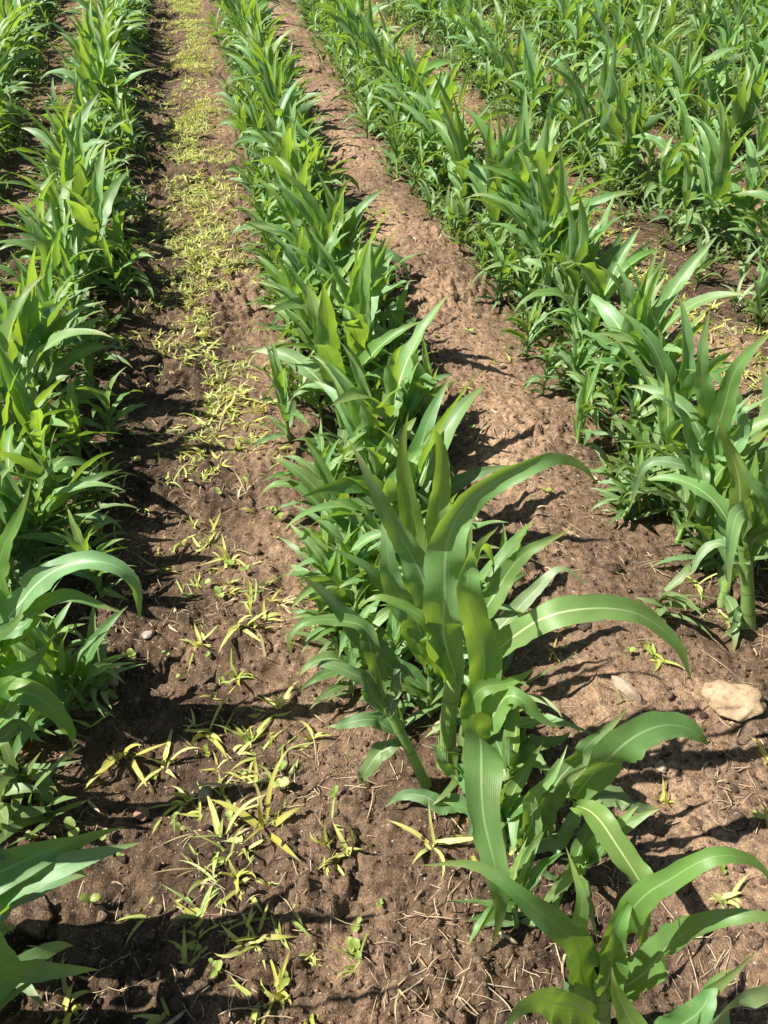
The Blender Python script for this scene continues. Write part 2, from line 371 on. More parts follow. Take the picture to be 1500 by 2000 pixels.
ORD = 'first second third fourth fifth sixth seventh eighth ninth tenth eleventh twelfth thirteenth fourteenth fifteenth sixteenth seventeenth eighteenth nineteenth twentieth'.split()
ROWNAME = {-2: 'the row at far left', -1: 'the row left of centre', 0: 'the centre row', 1: 'the first row right of centre', 2: 'the second row right of centre',
           3: 'the third row right of centre', 4: 'the fourth row right of centre'}
def rname(k): return ROWNAME.get(k, 'the dense rows at upper right' if k > 0 else 'the rows beyond the far left')

# hero plants: each leaf led through points measured in the photograph (px, py, metres nearer/farther than the plant's foot)
UPF = (-.25, -1.0, .55)
HERO = [
 dict(label='tall maize plant with bare pale stalk standing midway up the centre row', base=(872, 1500), stalk=[(872, 1500, 0), (876, 1400, 0), (892, 1300, 0)], r=.0135,
  leaves=[([(892, 1330, -.01), (868, 1230, -.02), (862, 1120, -.03), (893, 1020, -.02), (960, 945, 0), (1060, 900, .02), (1120, 912, .03), (1165, 955, .03)], .063, 1, dict(F=UPF, fold=.35, wave=.30)),
          ([(930, 1390, -.03), (944, 1300, -.05), (922, 1200, -.06), (918, 1120, -.06), (950, 1075, .0), (962, 1110, .03)], .052, 1, dict(F=UPF, fold=.4, wave=.08)),
          ([(935, 1310, -.02), (1000, 1240, -.03), (1090, 1196, -.03), (1230, 1195, -.02), (1325, 1262, -.02), (1356, 1335, -.02)], .044, 1, dict(wave=.14)),
          ([(925, 1240, .03), (968, 1150, .04), (1030, 1080, .05), (1118, 1030, .06)], .040, 0, dict(F=(-.5, -.6, .8), fold=.5)),
          ([(880, 1310, .01), (838, 1190, .02), (790, 1060, .03), (725, 930, .04), (676, 855, .05)], .048, 0, dict(F=(-.2, -.9, .7))),
          ([(870, 1330, -.01), (838, 1235, -.03), (795, 1185, -.03), (745, 1168, -.03), (705, 1195, -.03)], .036, 1, dict()),
          ([(890, 1290, .02), (880, 1180, .03), (905, 1060, .05), (925, 985, .06)], .035, 1, dict(F=UPF, fold=.7))]),
 dict(label='maize plant with upright whorl directly behind the pale stalked plant in the centre row', base=(846, 1385), stalk=[(846, 1385, 0), (848, 1300, 0), (846, 1220, 0)], r=.011,
  leaves=[([(846, 1260, 0), (815, 1130, 0), (797, 1000, .02), (793, 890, .03), (800, 800, .05)], .055, 1, dict(F=UPF)),
          ([(850, 1180, .01), (858, 1040, .02), (866, 920, .02), (842, 850, -.01), (828, 862, -.03)], .046, 1, dict(F=UPF, fold=.5)),
          ([(845, 1280, 0), (790, 1180, -.02), (752, 1060, -.01), (735, 960, .02)], .050, 0, dict(F=UPF)),
          ([(846, 1270, .02), (905, 1150, .04), (935, 1060, .05), (975, 1020, .06)], .040, 0, dict(F=UPF)),
          ([(846, 1300, 0), (780, 1210, 0), (735, 1120, 0), (655, 1075, 0), (610, 1062, 0)], .034, 0, dict()),
          ([(850, 1310, .05), (960, 1230, .08), (1050, 1160, .1), (1100, 1110, .12), (1150, 1140, .12)], .040, 2, dict())]),
 dict(label='small maize plant with short leaves leaning left beside the pale stalk', base=(838, 1545), stalk=[(838, 1545, 0), (792, 1450, 0), (748, 1365, .01)], r=.008,
  leaves=[([(790, 1325, .03), (735, 1275, .03), (672, 1200, .03), (592, 1128, .03)], .046, 2, dict(F=(-.1, -.5, 1), wave=.18)),
          ([(748, 1365, 0), (720, 1240, .02), (660, 1212, .02), (605, 1215, .01), (572, 1245, 0), (568, 1290, -.01)], .030, 0, dict()),
          ([(750, 1385, 0), (705, 1325, 0), (655, 1300, 0), (596, 1312, 0)], .032, 2, dict()),
          ([(770, 1430, 0), (725, 1405, 0), (680, 1410, 0), (632, 1428, 0)], .028, 2, dict()),
          ([(785, 1450, 0), (752, 1462, -.01), (722, 1495, -.02), (702, 1542, -.03)], .034, 2, dict()),
          ([(760, 1400, .0), (770, 1340, .01), (790, 1310, .02), (815, 1325, .02)], .024, 2, dict())]),
 dict(label='maize plant with one long leaf hanging straight down toward the viewer', base=(925, 1590), stalk=[(925, 1590, 0), (928, 1510, 0), (930, 1440, 0)], r=.011,
  leaves=[([(930, 1470, 0), (926, 1425, -.03), (938, 1470, -.09), (950, 1580, -.15), (968, 1700, -.2), (966, 1860, -.24)], .060, 0, dict(F=(0, -.8, .8), fold=.22, fold0=.5, wave=.14)),
          ([(930, 1460, 0), (944, 1410, .0), (975, 1375, 0), (1025, 1372, -.01), (1090, 1418, -.01)], .040, 1, dict(wave=.2)),
          ([(928, 1470, 0), (925, 1410, 0), (940, 1350, .01), (990, 1330, .02), (1045, 1300, .03)], .045, 1, dict(F=UPF, fold=.8, wave=.2)),
          ([(925, 1545, 0), (890, 1510, 0), (858, 1475, 0), (830, 1455, 0)], .026, 0, dict()),
          ([(926, 1610, 0), (880, 1570, 0), (820, 1555, 0), (748, 1580, 0)], .036, 2, dict()),
          ([(930, 1520, .02), (1000, 1490, .04), (1060, 1450, .06), (1120, 1430, .08)], .040, 2, dict())]),
 dict(label='maize plant leaning right with a rolled bluish whorl and one broad glossy leaf', base=(1000, 1650), stalk=[(1000, 1650, 0), (1035, 1600, 0), (1080, 1560, -.01)], r=.013,
  leaves=[([(1060, 1580, 0), (1120, 1490, .01), (1170, 1430, .02), (1222, 1382, .03)], .048, 0, dict(F=(-.2, -.7, .8))),
          ([(1120, 1560, -.02), (1185, 1480, -.02), (1265, 1430, -.02), (1330, 1420, -.01), (1385, 1452, 0)], .068, 0, dict(F=(.1, -.75, 1), fold=.22, wave=.05)),
          ([(1120, 1570, -.03), (1175, 1600, -.07), (1225, 1690, -.12), (1262, 1790, -.16), (1240, 1960, -.2)], .045, 1, dict(F=(.1, -.7, .8), fold=.2)),
          ([(1030, 1640, -.01), (1062, 1570, -.02), (1102, 1520, -.03), (1165, 1490, -.02)], .062, 2, dict(F=(0, -.9, .8), fold=.75, fold0=1.4)),
          ([(1020, 1650, -.02), (1040, 1580, -.03), (1075, 1500, -.02), (1110, 1455, 0)], .036, 1, dict(F=UPF, fold=.7)),
          ([(1140, 1570, .01), (1190, 1560, .01), (1240, 1572, .01), (1285, 1582, .01)], .034, 2, dict()),
          ([(1010, 1665, -.02), (1065, 1640, -.02), (1130, 1590, -.02), (1160, 1560, -.02)], .05, 2, dict(F=(0, -.8, .6)))]),
 dict(label='nearest maize plant at the bottom edge with long arching leaves toward the right', base=(1170, 2030), stalk=[(1170, 2030, 0), (1172, 1960, 0), (1180, 1890, 0)], r=.013,
  leaves=[([(1180, 1930, 0), (1230, 1770, .0), (1310, 1705, .0), (1400, 1672, 0), (1480, 1700, 0), (1530, 1770, -.01)], .036, 1, dict(wave=.1)),
          ([(1175, 1950, 0), (1280, 1880, 0), (1370, 1810, 0), (1450, 1785, 0), (1550, 1790, 0)], .048, 0, dict(F=(-.1, .1, 1), wave=.12)),
          ([(1165, 1960, 0), (1140, 1850, .01), (1122, 1750, .02), (1112, 1655, .04)], .034, 1, dict(F=UPF)),
          ([(1165, 1980, 0), (1120, 1850, -.01), (1030, 1745, -.01), (930, 1690, 0), (812, 1702, .0)], .046, 0, dict(F=(0, -.4, 1))),
          ([(1165, 1990, -.01), (1080, 1950, -.05), (1020, 1960, -.08), (975, 2050, -.12)], .05, 0, dict()),
          ([(1180, 1940, -.01), (1200, 1850, -.02), (1230, 1760, .0), (1260, 1720, .02)], .04, 1, dict(F=UPF, fold=.6))]),
 dict(label='maize plant cut off by the bottom right corner with a bright upright leaf tip', base=(1290, 2190), stalk=[(1290, 2190, 0), (1295, 2120, 0), (1300, 2080, 0)], r=.013,
  leaves=[([(1300, 2110, 0), (1335, 2010, .01), (1395, 1930, .02), (1464, 1846, .04)], .052, 1, dict(F=(-.5, -.8, .4), fold=.3)),
          ([(1300, 2120, -.03), (1380, 2030, -.05), (1460, 1955, -.05), (1560, 1940, -.04)], .06, 2, dict(F=(0, -.6, 1))),
          ([(1295, 2120, -.02), (1330, 2010, .0), (1380, 1935, .02), (1440, 1900, .03)], .045, 0, dict()),
          ([(1290, 2120, -.02), (1240, 2010, -.02), (1210, 1930, -.01), (1200, 1880, .0)], .045, 1, dict(F=UPF))]),
 dict(label='maize plant at left edge with a broad leaf curling over the bare furrow', base=(-20, 1420), stalk=[(-20, 1420, 0), (-15, 1330, 0), (-10, 1250, 0)], r=.012,
  leaves=[([(-10, 1260, 0), (40, 1165, 0), (110, 1118, 0), (195, 1106, 0), (255, 1135, 0), (280, 1208, 0)], .050, 0, dict(F=(0, -.6, 1), wave=.16)),
          ([(-10, 1280, 0), (70, 1195, -.01), (130, 1172, -.01), (190, 1178, -.01), (238, 1188, -.01)], .044, 0, dict(F=(0, -.5, 1), wave=.18)),
          ([(-15, 1340, 0), (40, 1310, 0), (80, 1285, 0), (106, 1232, .02)], .034, 1, dict(F=(-.5, -.8, .5))),
          ([(-20, 1290, -.02), (10, 1240, -.02), (60, 1205, -.02), (110, 1210, -.03)], .045, 0, dict()),
          ([(-15, 1300, 0), (0, 1150, .02), (20, 1030, .03), (60, 940, .05)], .05, 1, dict(F=UPF)),
          ([(-15, 1300, 0), (-60, 1150, .0), (-60, 1030, .0), (-90, 960, 0)], .05, 1, dict(F=UPF))]),
 dict(label='maize plant at left edge with a stubby leaf pointing down at the weeds', base=(-55, 1580), stalk=[(-55, 1580, 0), (-45, 1500, 0), (-35, 1420, 0)], r=.012,
  leaves=[([(-35, 1430, 0), (30, 1365, 0), (90, 1370, 0), (125, 1410, 0), (147, 1468, 0)], .044, 0, dict(F=(0, -.5, 1))),
          ([(-35, 1430, 0), (20, 1340, .01), (60, 1330, .01), (95, 1350, .01)], .040, 1, dict()),
          ([(-35, 1430, 0), (-30, 1290, .0), (20, 1215, .02), (40, 1170, .04)], .05, 0, dict(F=UPF)),
          ([(-40, 1450, 0), (10, 1430, 0), (50, 1425, 0), (90, 1445, 0)], .03, 2, dict())]),
 dict(label='maize plant at left edge with one wavy leaf just above the lowest corner', base=(-130, 1850), stalk=[(-130, 1850, 0), (-125, 1790, 0), (-110, 1720, 0)], r=.012,
  leaves=[([(-110, 1760, 0), (-30, 1745, 0), (40, 1715, 0), (105, 1700, 0), (172, 1722, 0)], .045, 0, dict(F=(0, -.7, 1), wave=.14)),
          ([(-110, 1740, 0), (-60, 1690, 0), (0, 1665, 0), (55, 1700, 0)], .03, 2, dict()),
          ([(-115, 1740, 0), (-100, 1600, .0), (-60, 1500, .0), (-20, 1450, .0)], .05, 1, dict(F=UPF))]),
 dict(label='maize plant in the lower left corner with a wide leaf tapering to a thread tip', base=(-190, 2020), stalk=[(-190, 2020, 0), (-180, 1960, 0), (-160, 1880, 0)], r=.012,
  leaves=[([(-160, 1900, 0), (-70, 1835, 0), (0, 1860, 0), (60, 1900, 0), (112, 1908, 0), (190, 1902, 0)], .066, 0, dict(F=(0, -.8, 1), wave=.05)),
          ([(-160, 1900, 0), (-130, 1760, .0), (-90, 1650, 0), (-40, 1600, .0)], .05, 1, dict(F=UPF)),
          ([(-160, 1920, 0), (-110, 1930, -.02), (-50, 1960, -.04), (0, 2010, -.06)], .05, 2, dict())]),
 dict(label='maize plant at right edge with a leaf hanging before its dark stalk', base=(1462, 1240), stalk=[(1462, 1240, 0), (1460, 1150, 0), (1452, 1060, 0)], r=.012,
  leaves=[([(1455, 1080, 0), (1462, 1000, -.02), (1440, 1010, -.06), (1428, 1080, -.1), (1418, 1155, -.12)], .042, 0, dict(F=(0, -.8, .8))),
          ([(1455, 1090, 0), (1495, 1010, -.02), (1470, 930, -.02), (1440, 885, 0)], .045, 0, dict(F=UPF)),
          ([(1455, 1100, 0), (1490, 1050, -.02), (1530, 1060, -.02), (1580, 1090, -.02)], .04, 1, dict()),
          ([(1455, 1110, 0), (1410, 1070, 0), (1370, 1085, 0), (1340, 1130, -.02)], .028, 2, dict()),
          ([(1455, 1080, 0), (1440, 960, .02), (1420, 850, .04), (1400, 800, .05)], .045, 1, dict(F=UPF)),
          ([(1455, 1080, 0), (1500, 940, .02), (1520, 850, .02), (1530, 760, .04)], .05, 0, dict(F=UPF)),
          ([(1460, 1220, 0), (1440, 1200, -.02), (1420, 1230, -.03), (1405, 1270, -.04)], .022, 2, dict())]),
 dict(label='maize plant at right edge with a bright yellow green leaf arching up and outward', base=(1400, 1060), stalk=[(1400, 1060, 0), (1400, 980, 0), (1398, 900, 0)], r=.012,
  leaves=[([(1398, 920, 0), (1402, 820, 0), (1425, 745, 0), (1470, 690, .01), (1530, 630, .02)], .052, 1, dict(F=(-.5, -.8, .4), fold=.25)),
          ([(1398, 930, 0), (1385, 800, .02), (1370, 700, .03), (1385, 600, .05)], .052, 1, dict(F=UPF)),
          ([(1398, 930, 0), (1345, 860, 0), (1320, 800, .0), (1290, 770, .0), (1240, 800, 0)], .045, 0, dict()),
          ([(1398, 960, 0), (1330, 900, -.02), (1260, 915, -.03), (1225, 1000, -.05)], .036, 2, dict()),
          ([(1398, 930, 0), (1440, 850, -.02), (1460, 800, -.02), (1500, 770, 0)], .046, 0, dict()),
          ([(1398, 950, 0), (1370, 900, -.05), (1365, 950, -.09), (1350, 1020, -.1)], .04, 0, dict(F=(0, -.8, .8)))]),
]
hero_feet = []
for h in HERO:
    bx, by = on_ground(*h['base'])[:2]; bz = float(gz(bx, by)); foot = np.array([bx, by, bz - .005]); hero_feet.append((bx, by))
    d0 = foot @ CF; rs = np.random.RandomState((h['base'][0] * 7 + h['base'][1] * 13) % 99991)
    root = obj('maize_plant', None, loc=foot); tag(root, h['label'], 'maize plant', 'young maize plants along the near ends of the rows')
    SP = spline([at_depth(px, py, d0 + d) for px, py, d in h['stalk']], 12) - foot; SP[0, 2] = -.015
    q = np.linspace(0, 1, 12)
    obj('stalk', mesh_of('stalk', tube(SP, h['r'] * (1.08 - .3 * q) * (1 + .10 * (np.sin(q * 19) > .8)), 12), M_STALK), root)
    for pts, W, slot, kw in h['leaves']:
        P = np.array([at_depth(px, py, d0 + d) for px, py, d in pts])
        for p in P: p[2] = max(p[2], float(gz(p[0], p[1])) + .012)
        kw = dict(kw); kw.setdefault('F', (-.1, -.35, 1)); kw['wave'] = kw.get('wave', .16) * 1.35 + .06
        kw.setdefault('twist', (0, rs.normal(0, 14)))
        P = spline(P, 36); t = np.linspace(0, 1, 36)[:, None]
        P = P + .0045 * np.sin(t * rs.uniform(7, 13, 3) + rs.uniform(0, 6.28, 3)) * np.clip(t * 3, 0, 1)
        obj('leaf', mesh_of('leaf', strap(P - foot, W * .86, rs=rs, m=8, **kw), LM[slot]), root)

# generic plants, row by row
rng = random.Random(7); spots = []
for k in range(-4, 13):
    y = .2 + rng.random() * .1
    while y < 13:
        x = row_x(k, y) + rng.gauss(0, .022 if k < 2 else .05)
        if not (k == 1 and y < .72) and all(math.hypot(x - a, y - b) > .055 for a, b in hero_feet): spots.append((k, x, y, rng.uniform(.72, 1.08) * (1.06 if k > 0 and y < 4 else 1.0) if rng.random() < .9 else rng.uniform(.45, .65)))
        if rng.random() < .45 and not (k == 0 and y < .72) and not (k == 1 and y < .72): spots.append((k, x + rng.choice((-1, -1, 1)) * rng.uniform(.05, .14), y + .02, rng.uniform(.36, .60)))
        y += rng.uniform(.05, .10) if rng.random() < .93 else rng.uniform(.14, .22)
for fx, fy, fs in [(.30, .52, .50), (.33, .62, .55), (.36, .74, .46), (.31, .80, .66), (.22, .70, .52), (.17, .78, .50), (.27, .46, .46), (.33, .40, .46), (.25, .35, .42), (.26, .84, .72)]:
    spots.append((0, fx, fy, fs))
for _ in range(60):
    y = 1.0 + 6.5 * rng.random() ** 1.3; spots.append((1, row_x(1, y) - rng.uniform(.06, .20), y, rng.uniform(.38, .62)))
for _ in range(34):
    y = 1.0 + 5.5 * rng.random() ** 1.3; spots.append((0, row_x(0, y) + rng.uniform(.05, .15), y, rng.uniform(.42, .66)))
for i in range(12): spots.append((1, 1.0 + rng.gauss(0, .02), -.55 + .105 * i, rng.uniform(.8, 1.05)))
for _ in range(46):
    y = .76 + 3.4 * rng.random() ** 1.4; spots.append((0, row_x(0, y) - rng.uniform(.05, .17), y, rng.uniform(.42, .68)))
for _ in range(30):
    y = .8 + 3.4 * rng.random(); spots.append((-1, row_x(-1, y) + rng.uniform(.05, .16), y, rng.uniform(.42, .65)))
def shown(x, y, z=.25, mx=110, my=160):
    p = project((x, y, z)); return p is not None and -(420 if x < -.3 and mx > 100 else mx) < p[0] < 1500 + mx and -my < p[1] < 2000 + my
near = [s for s in spots if shown(s[1], s[2])]
near.sort(key=lambda s: project((s[1], s[2], .25))[2])
hidden_near = [s for s in near if s[2] < .70 and s[0] == 0 and s[3] > .56]        # the hero plants already fill this stretch of the centre row
near = [s for s in near if s not in hidden_near]
keep = near[:300 - len(HERO)]; rest = [s for s in spots if s not in keep and s not in hidden_near and not (s[2] < 1.0 and s[0] < 1)]
count = {0: 7, 1: 2, -1: 4}
proto_used = set()
for n, (k, x, y, size) in enumerate(sorted(keep, key=lambda s: s[2])):
    i = count.get(k, 0); count[k] = i + 1
    sc = size * (.68 if k == 0 and y < 1.0 and size > .73 else 1); rz = rng.uniform(0, 6.283); z = float(gz(x, y)) - .005
    ad = 'half-grown' if size < .62 else 'leafy young'
    if i < 20 and y < 3.5: lab = '%s maize plant in %s, about %s from near end' % (ad, rname(k), ORD[i])
    else: lab = '%s maize plant in the crowded farther stretch of %s' % (ad, rname(k))
    grp = 'maize plants in %s' % rname(k)
    if y < 4.2:
        v = rng.randrange(len(PROTO)); st, lv, _ = PROTO[v]
        root = bpy.data.objects.new('maize_plant', None); col.objects.link(root)
        for nm, me in [('stalk', st)] + [('leaf', l) for l in lv]:
            c = bpy.data.objects.new(nm, me); col.objects.link(c); c.parent = root
    else:
        root = bpy.data.objects.new('maize_plant', FAR_ME[rng.randrange(len(FAR_ME))]); col.objects.link(root)
    root.location = (x, y, z); root.rotation_euler = (rng.gauss(0, .11), rng.gauss(0, .11), rz); root.scale = (sc,) * 3
    tag(root, lab, 'maize plant', grp)
crop = join([FAR[rng.randrange(len(FAR))].moved((x, y, float(gz(x, y)) - .005), rng.uniform(0, 6.28), size, rng.random()) for k, x, y, size in rest])
tag(obj('maize_crop', mesh_of('maize_crop', crop, LM + [M_STALK])), 'dense far mass of maize where the rows merge toward the top', 'maize crop', kind='stuff')
print('plants', len(keep), len(rest))

# ------------------------------------------------------------------ weeds
def grass_tuft(seed, nl, L, W, e=(20, 75), droop=(20, 90), n=8, m=2, stem=.0):
    rs = np.random.RandomState(seed); out = []; a0 = rs.uniform(0, 6.28)
    for i in range(nl):
        az = a0 + rs.normal(0, 1.1) + (3.0 if rs.rand() < .35 else 0); h0 = rs.uniform(0, stem)
        P = curve(rs, h0 - .004, az, L * rs.uniform(.3, 1.2), rs.uniform(*e), rs.uniform(*droop), n, rs.normal(0, .9), (rs.normal(0, L * .06), rs.normal(0, L * .06)))
        out.append(strap(P, W * rs.uniform(.6, 1.2), S=(math.sin(az), -math.cos(az), 0), fold=.25, fold0=.5, wave=.12, rs=rs, m=m, twist=(0, rs.normal(0, 40)),
                         prof=lambda t: np.maximum(np.interp(t, [0, .3, .6, 1], [.6, 1, .8, 0]), .02)))
    if stem: out.append(tube([(0, 0, -.01), (0.002, .001, stem)], [.0035, .0022], 5))
    return join(out)
def round_seedling(seed):
    rs = np.random.RandomState(seed); out = []; h = rs.uniform(.012, .03); a0 = rs.uniform(0, 6.28)
    for i in range(rs.choice([2, 2, 4])):
        az = a0 + i * (3.14 if i < 2 else 1.57) + rs.normal(0, .2); L = rs.uniform(.016, .03) * (1 if i < 2 else .8)
        P = curve(rs, h, az, L, rs.uniform(20, 65), rs.uniform(20, 70), 7)
        out.append(strap(P, L * rs.uniform(.75, .95), S=(math.sin(az), -math.cos(az), 0), fold=.35, fold0=.3, wave=.10, rs=rs, m=4,
                         prof=lambda t: np.maximum(np.sqrt(np.clip(1 - (2 * t - 1) ** 2, 0, 1)), .08)))
    out.append(tube([(0, 0, -.006), (.001, 0, h)], [.0018, .0014], 5)); return join(out)
def toothed_weed(seed):
    rs = np.random.RandomState(seed); out = []
    for i in range(rs.randint(5, 8)):
        az = i * 2.4 + rs.normal(0, .3); L = rs.uniform(.08, .15); P = curve(rs, .005, az, L, rs.uniform(25, 60), rs.uniform(30, 80), 19)
        jag = 1 - .45 * (np.arange(19) % 3 == 0)
        out.append(strap(P, L * .36, S=(math.sin(az), -math.cos(az), 0), fold=.2, fold0=.4, wave=.22, rs=rs, m=4,
                         prof=lambda t, jag=jag: np.maximum(np.interp(t, [0, .2, .6, 1], [.2, .6, 1, .05]) * jag, .03)))
    return join(out)
YEL = [grass_tuft(500 + i, random.Random(i).randint(3, 7), (.05, .07, .09)[i % 3], (.0075, .0095, .0055)[i % 3], ((20, 75), (5, 40), (15, 60))[i % 3], ((20, 90), (10, 60), (40, 120))[i % 3]) for i in range(18)]
YELBIG = [grass_tuft(540 + i, 7, .105, .011, (15, 70), (10, 80), 10, 2, .015) for i in range(6)]
GRN = [grass_tuft(560 + i, random.Random(i).randint(7, 12), .13, .017, (30, 80), (30, 100), 10, 2, .05) for i in range(12)]
SEE = [round_seedling(600 + i) for i in range(10)]
TOO = [toothed_weed(640 + i) for i in range(5)]
for i, a in enumerate(YEL): a.M[:] = (0, 0, 1, 0, 0, 1, 0, 0, 2)[i % 9]
YEL_ME = [mesh_of('barnyard_grass', a, [M_YELLOW, M_LIME, M_WITHER]) for a in YEL]; YELBIG_ME = [mesh_of('barnyard_grass', a, M_YELLOW) for a in YELBIG]
GRN_ME = [mesh_of('grass_tuft', a, M_GRASS) for a in GRN]; SEE_ME = [mesh_of('weed_seedling', a, M_SEED) for a in SEE]; TOO_ME = [mesh_of('toothed_weed', a, M_GRASS) for a in TOO]
def put(name, me, x, y, sc, label, cat, group, rz=None, dz=0.0):
    o = bpy.data.objects.new(name, me); col.objects.link(o); o.location = (x, y, float(gz(x, y)) + dz)
    o.rotation_euler = (0, 0, rng.uniform(0, 6.28) if rz is None else rz); o.scale = (sc,) * 3
    return tag(o, label, cat, group, 'thing')
# yellowing grass tufts one can pick out (px, py, size, label)
for px, py, sc, lab in [(470, 1245, 1.0, 'yellow grass weed with one tall leaf standing above a straw littered patch'),
                        (242, 1468, 1.3, 'yellow spindly grass weed with a long diagonal leaf at the edge of leaf shade'),
                        (315, 1475, 1.0, 'yellow low grass weed beside the spindly one with the diagonal leaf'),
                        (405, 1425, 1.1, 'yellow grass weed with broad blade leaning right in the furrow'),
                        (490, 1450, 1.0, 'yellow grass clump at the sunlit edge of the bare furrow'),
                        (548, 1385, .9, 'thin pale grass weed on open soil left of the small leaning maize'),
                        (520, 1625, 1.4, 'large sprawling grass weed with curved yellow blades in the furrow foreground'),
                        (436, 1640, 1.1, 'yellow arching grass weed touching the large sprawling one'),
                        (680, 1680, 1.0, 'single upright yellow grass blade on open soil'),
                        (845, 1665, 1.1, 'yellow flattened grass weed at the foot of the hanging leaf plant'),
                        (655, 1275, .9, 'straw yellow withered grass weed under the small leaning maize leaves'),
                        (440, 1090, 1.1, 'bright yellow grass weed in the middle of the furrow behind the shade stripe'),
                        (1360, 1145, .8, 'bright yellow withered weed on the soil right of the centre row'),
                        (1262, 1310, 1.0, 'yellow wiry weed arching over the soil by a flat stone'),
                        (1420, 1225, .9, 'yellow grass weed at the foot of the right edge maize'),
                        (1495, 1500, .9, 'yellow grass weed cut by the right border below the clay lump'),
                        (1290, 1585, .7, 'tiny yellow weed on bare soil near the broad glossy leaf'),
                        (1485, 1655, 1.0, 'pale yellow green weed at right border above the arching leaf'),
                        (1395, 1790, .9, 'yellow weed in the lower right soil under arching leaves'),
                        (135, 1985, 1.2, 'yellow grass weed at the bottom edge in the lower left corner'),
                        (215, 945, 1.1, 'yellow weed clump at the shaded foot of the left row'),
                        (190, 1045, 1.0, 'yellow weed clump under overhanging leaves of the left row')]:
    x, y = on_ground(px, py)[:2]; put('barnyard_grass', YELBIG_ME[rng.randrange(6)], x, y, sc * .68, lab, 'weed', 'yellowing barnyard grass')
for px, py, sc, lab in [(150, 1632, 1.5, 'bright yellow round leaved seedling lit among dark leaf shade'), (258, 1278, 1.2, 'yellow round seedling in a sun fleck beside the left row'),
                        (402, 1468, 1.2, 'pale round seedling at the middle of the furrow grass'), (550, 1508, 1.2, 'pale upright two leaved seedling beside an orange crumb of soil'),
                        (430, 1166, 1.3, 'large yellow cotyledon seedling on sunny furrow soil'), (187, 1775, 1.6, 'pale twin leaved seedling in deep shade near the lower left leaf'),
                        (455, 1610, 1.5, 'lime green round seedling beside the sprawling grass weed')]:
    x, y = on_ground(px, py)[:2]; put('weed_seedling', SEE_ME[rng.randrange(10)], x, y, sc * .52, lab, 'seedling', 'round leaved seedlings')
yellow, seeds, green = [], [], []
def furrow(k, y): return (row_x(k, y) + row_x(k + 1, y)) / 2
for k, cx, sd, dens in [(-1, .02, .065, 720), (-1, -.05, .17, 260), (0, 0, .14, 7), (0, -.22, .05, 16), (1, .0, .10, 260), (2, 0, .13, 240), (3, 0, .14, 200), (-2, -.02, .14, 130), (-3, 0, .16, 120), (4, 0, .15, 80), (5, 0, .15, 80), (6, 0, .15, 80)]:
    for _ in range(int(dens * 9.5)):
        y = .3 + 9.5 * rng.random()
        if k == -1 and rng.random() > min(1, max(.38, (y - .8) / 1.9)): continue
        if k == -1 and y < .62 and rng.random() < .6: continue
        x = furrow(k, y) + cx + rng.gauss(0, sd)
        if float(vnoise(np.float64(x * 6), np.float64(y * 4), 31)) < .47 and rng.random() < .85: continue
        yellow.append((k, x, y))
for k in (-1, 0, 1, 2, -2):
    for _ in range(110 if k == -1 else 35):
        y = .35 + 4.5 * rng.random() ** 1.3; seeds.append((k, furrow(k, y) + rng.gauss(-.06 if k == -1 else 0, .13), y))
for k in range(-3, 11):
    for _ in range(int({-1: 260, 0: 300, 1: 420, 2: 380}.get(k, 420))):
        y = (.45 if k == 0 else .6) + 9.3 * rng.random(); side = rng.choice((-1, 1)) if k < 1 else rng.choice((-1, -1, 1))
        if k == 1 and (y < .72 or (y < 1.5 and rng.random() < .6)): continue
        if k == 0 and y < .9 and rng.random() < .7: continue
        green.append((k, row_x(k, y) + side * abs(rng.gauss(.09 if k == 1 else .06, .05 if k < 2 else .09)), y))
FUR = {-1: 'the furrow left of the centre row', 0: 'the bare furrow right of the centre row', 1: 'the furrow right of the first right row', -2: 'the furrow at far left'}
def split(pts, cap):
    vis = sorted([p for p in pts if shown(p[1], p[2], .03, 20, 20)], key=lambda p: p[1] ** 2 + p[2] ** 2)
    keep = vis[:cap]; s = set(keep); return keep, [p for p in pts if p not in s and p[2] > .2]
kp, rs_ = split(yellow, 270)
for k, x, y in kp:
    f = FUR.get(k, 'the furrows at upper right')
    put('barnyard_grass', YEL_ME[rng.randrange(len(YEL_ME))], x, y, rng.uniform(.5, 1.05) * (.8 if k > 0 else .85), 'small yellowing grass weed among others in %s' % f, 'weed', 'yellowing grass weeds in %s' % f)
mats = join([YEL[rng.randrange(len(YEL))].moved((x, y, float(gz(x, y))), rng.uniform(0, 6.28), rng.uniform(.5, 1.0) * (.9 if k > 0 else .78), rng.random()) for k, x, y in rs_])
tag(obj('weed_carpet', mesh_of('weed_carpet', mats, [M_YELLOW, M_LIME, M_WITHER])), 'carpet of yellowing barnyard grass along the far furrows', 'weeds', kind='stuff')
kp, rs_ = split(seeds, 240)
for k, x, y in kp:
    f = FUR.get(k, 'the furrows at upper right')
    put('weed_seedling', SEE_ME[rng.randrange(10)], x, y, rng.uniform(.28, .6), 'tiny round leaved seedling among others in %s' % f, 'seedling', 'small seedlings in %s' % f)
kp, rs_ = split(green, 270)
for k, x, y in kp:
    if k == 1 and rng.random() < .05:
        put('toothed_weed', TOO_ME[rng.randrange(5)], x - .04, y, rng.uniform(.7, 1.1), 'jagged leaved green weed at the foot of %s' % rname(k), 'weed', 'jagged leaved weeds under %s' % rname(k))
    else:
        put('grass_tuft', GRN_ME[rng.randrange(12)], x, y, rng.uniform(.6, 1.2), 'green grass tuft crowding the foot of %s' % rname(k), 'grass tuft', 'grass tufts under %s' % rname(k))
gm = join([GRN[rng.randrange(12)].moved((x, y, float(gz(x, y))), rng.uniform(0, 6.28), rng.uniform(.6, 1.2), rng.random()) for k, x, y in rs_])
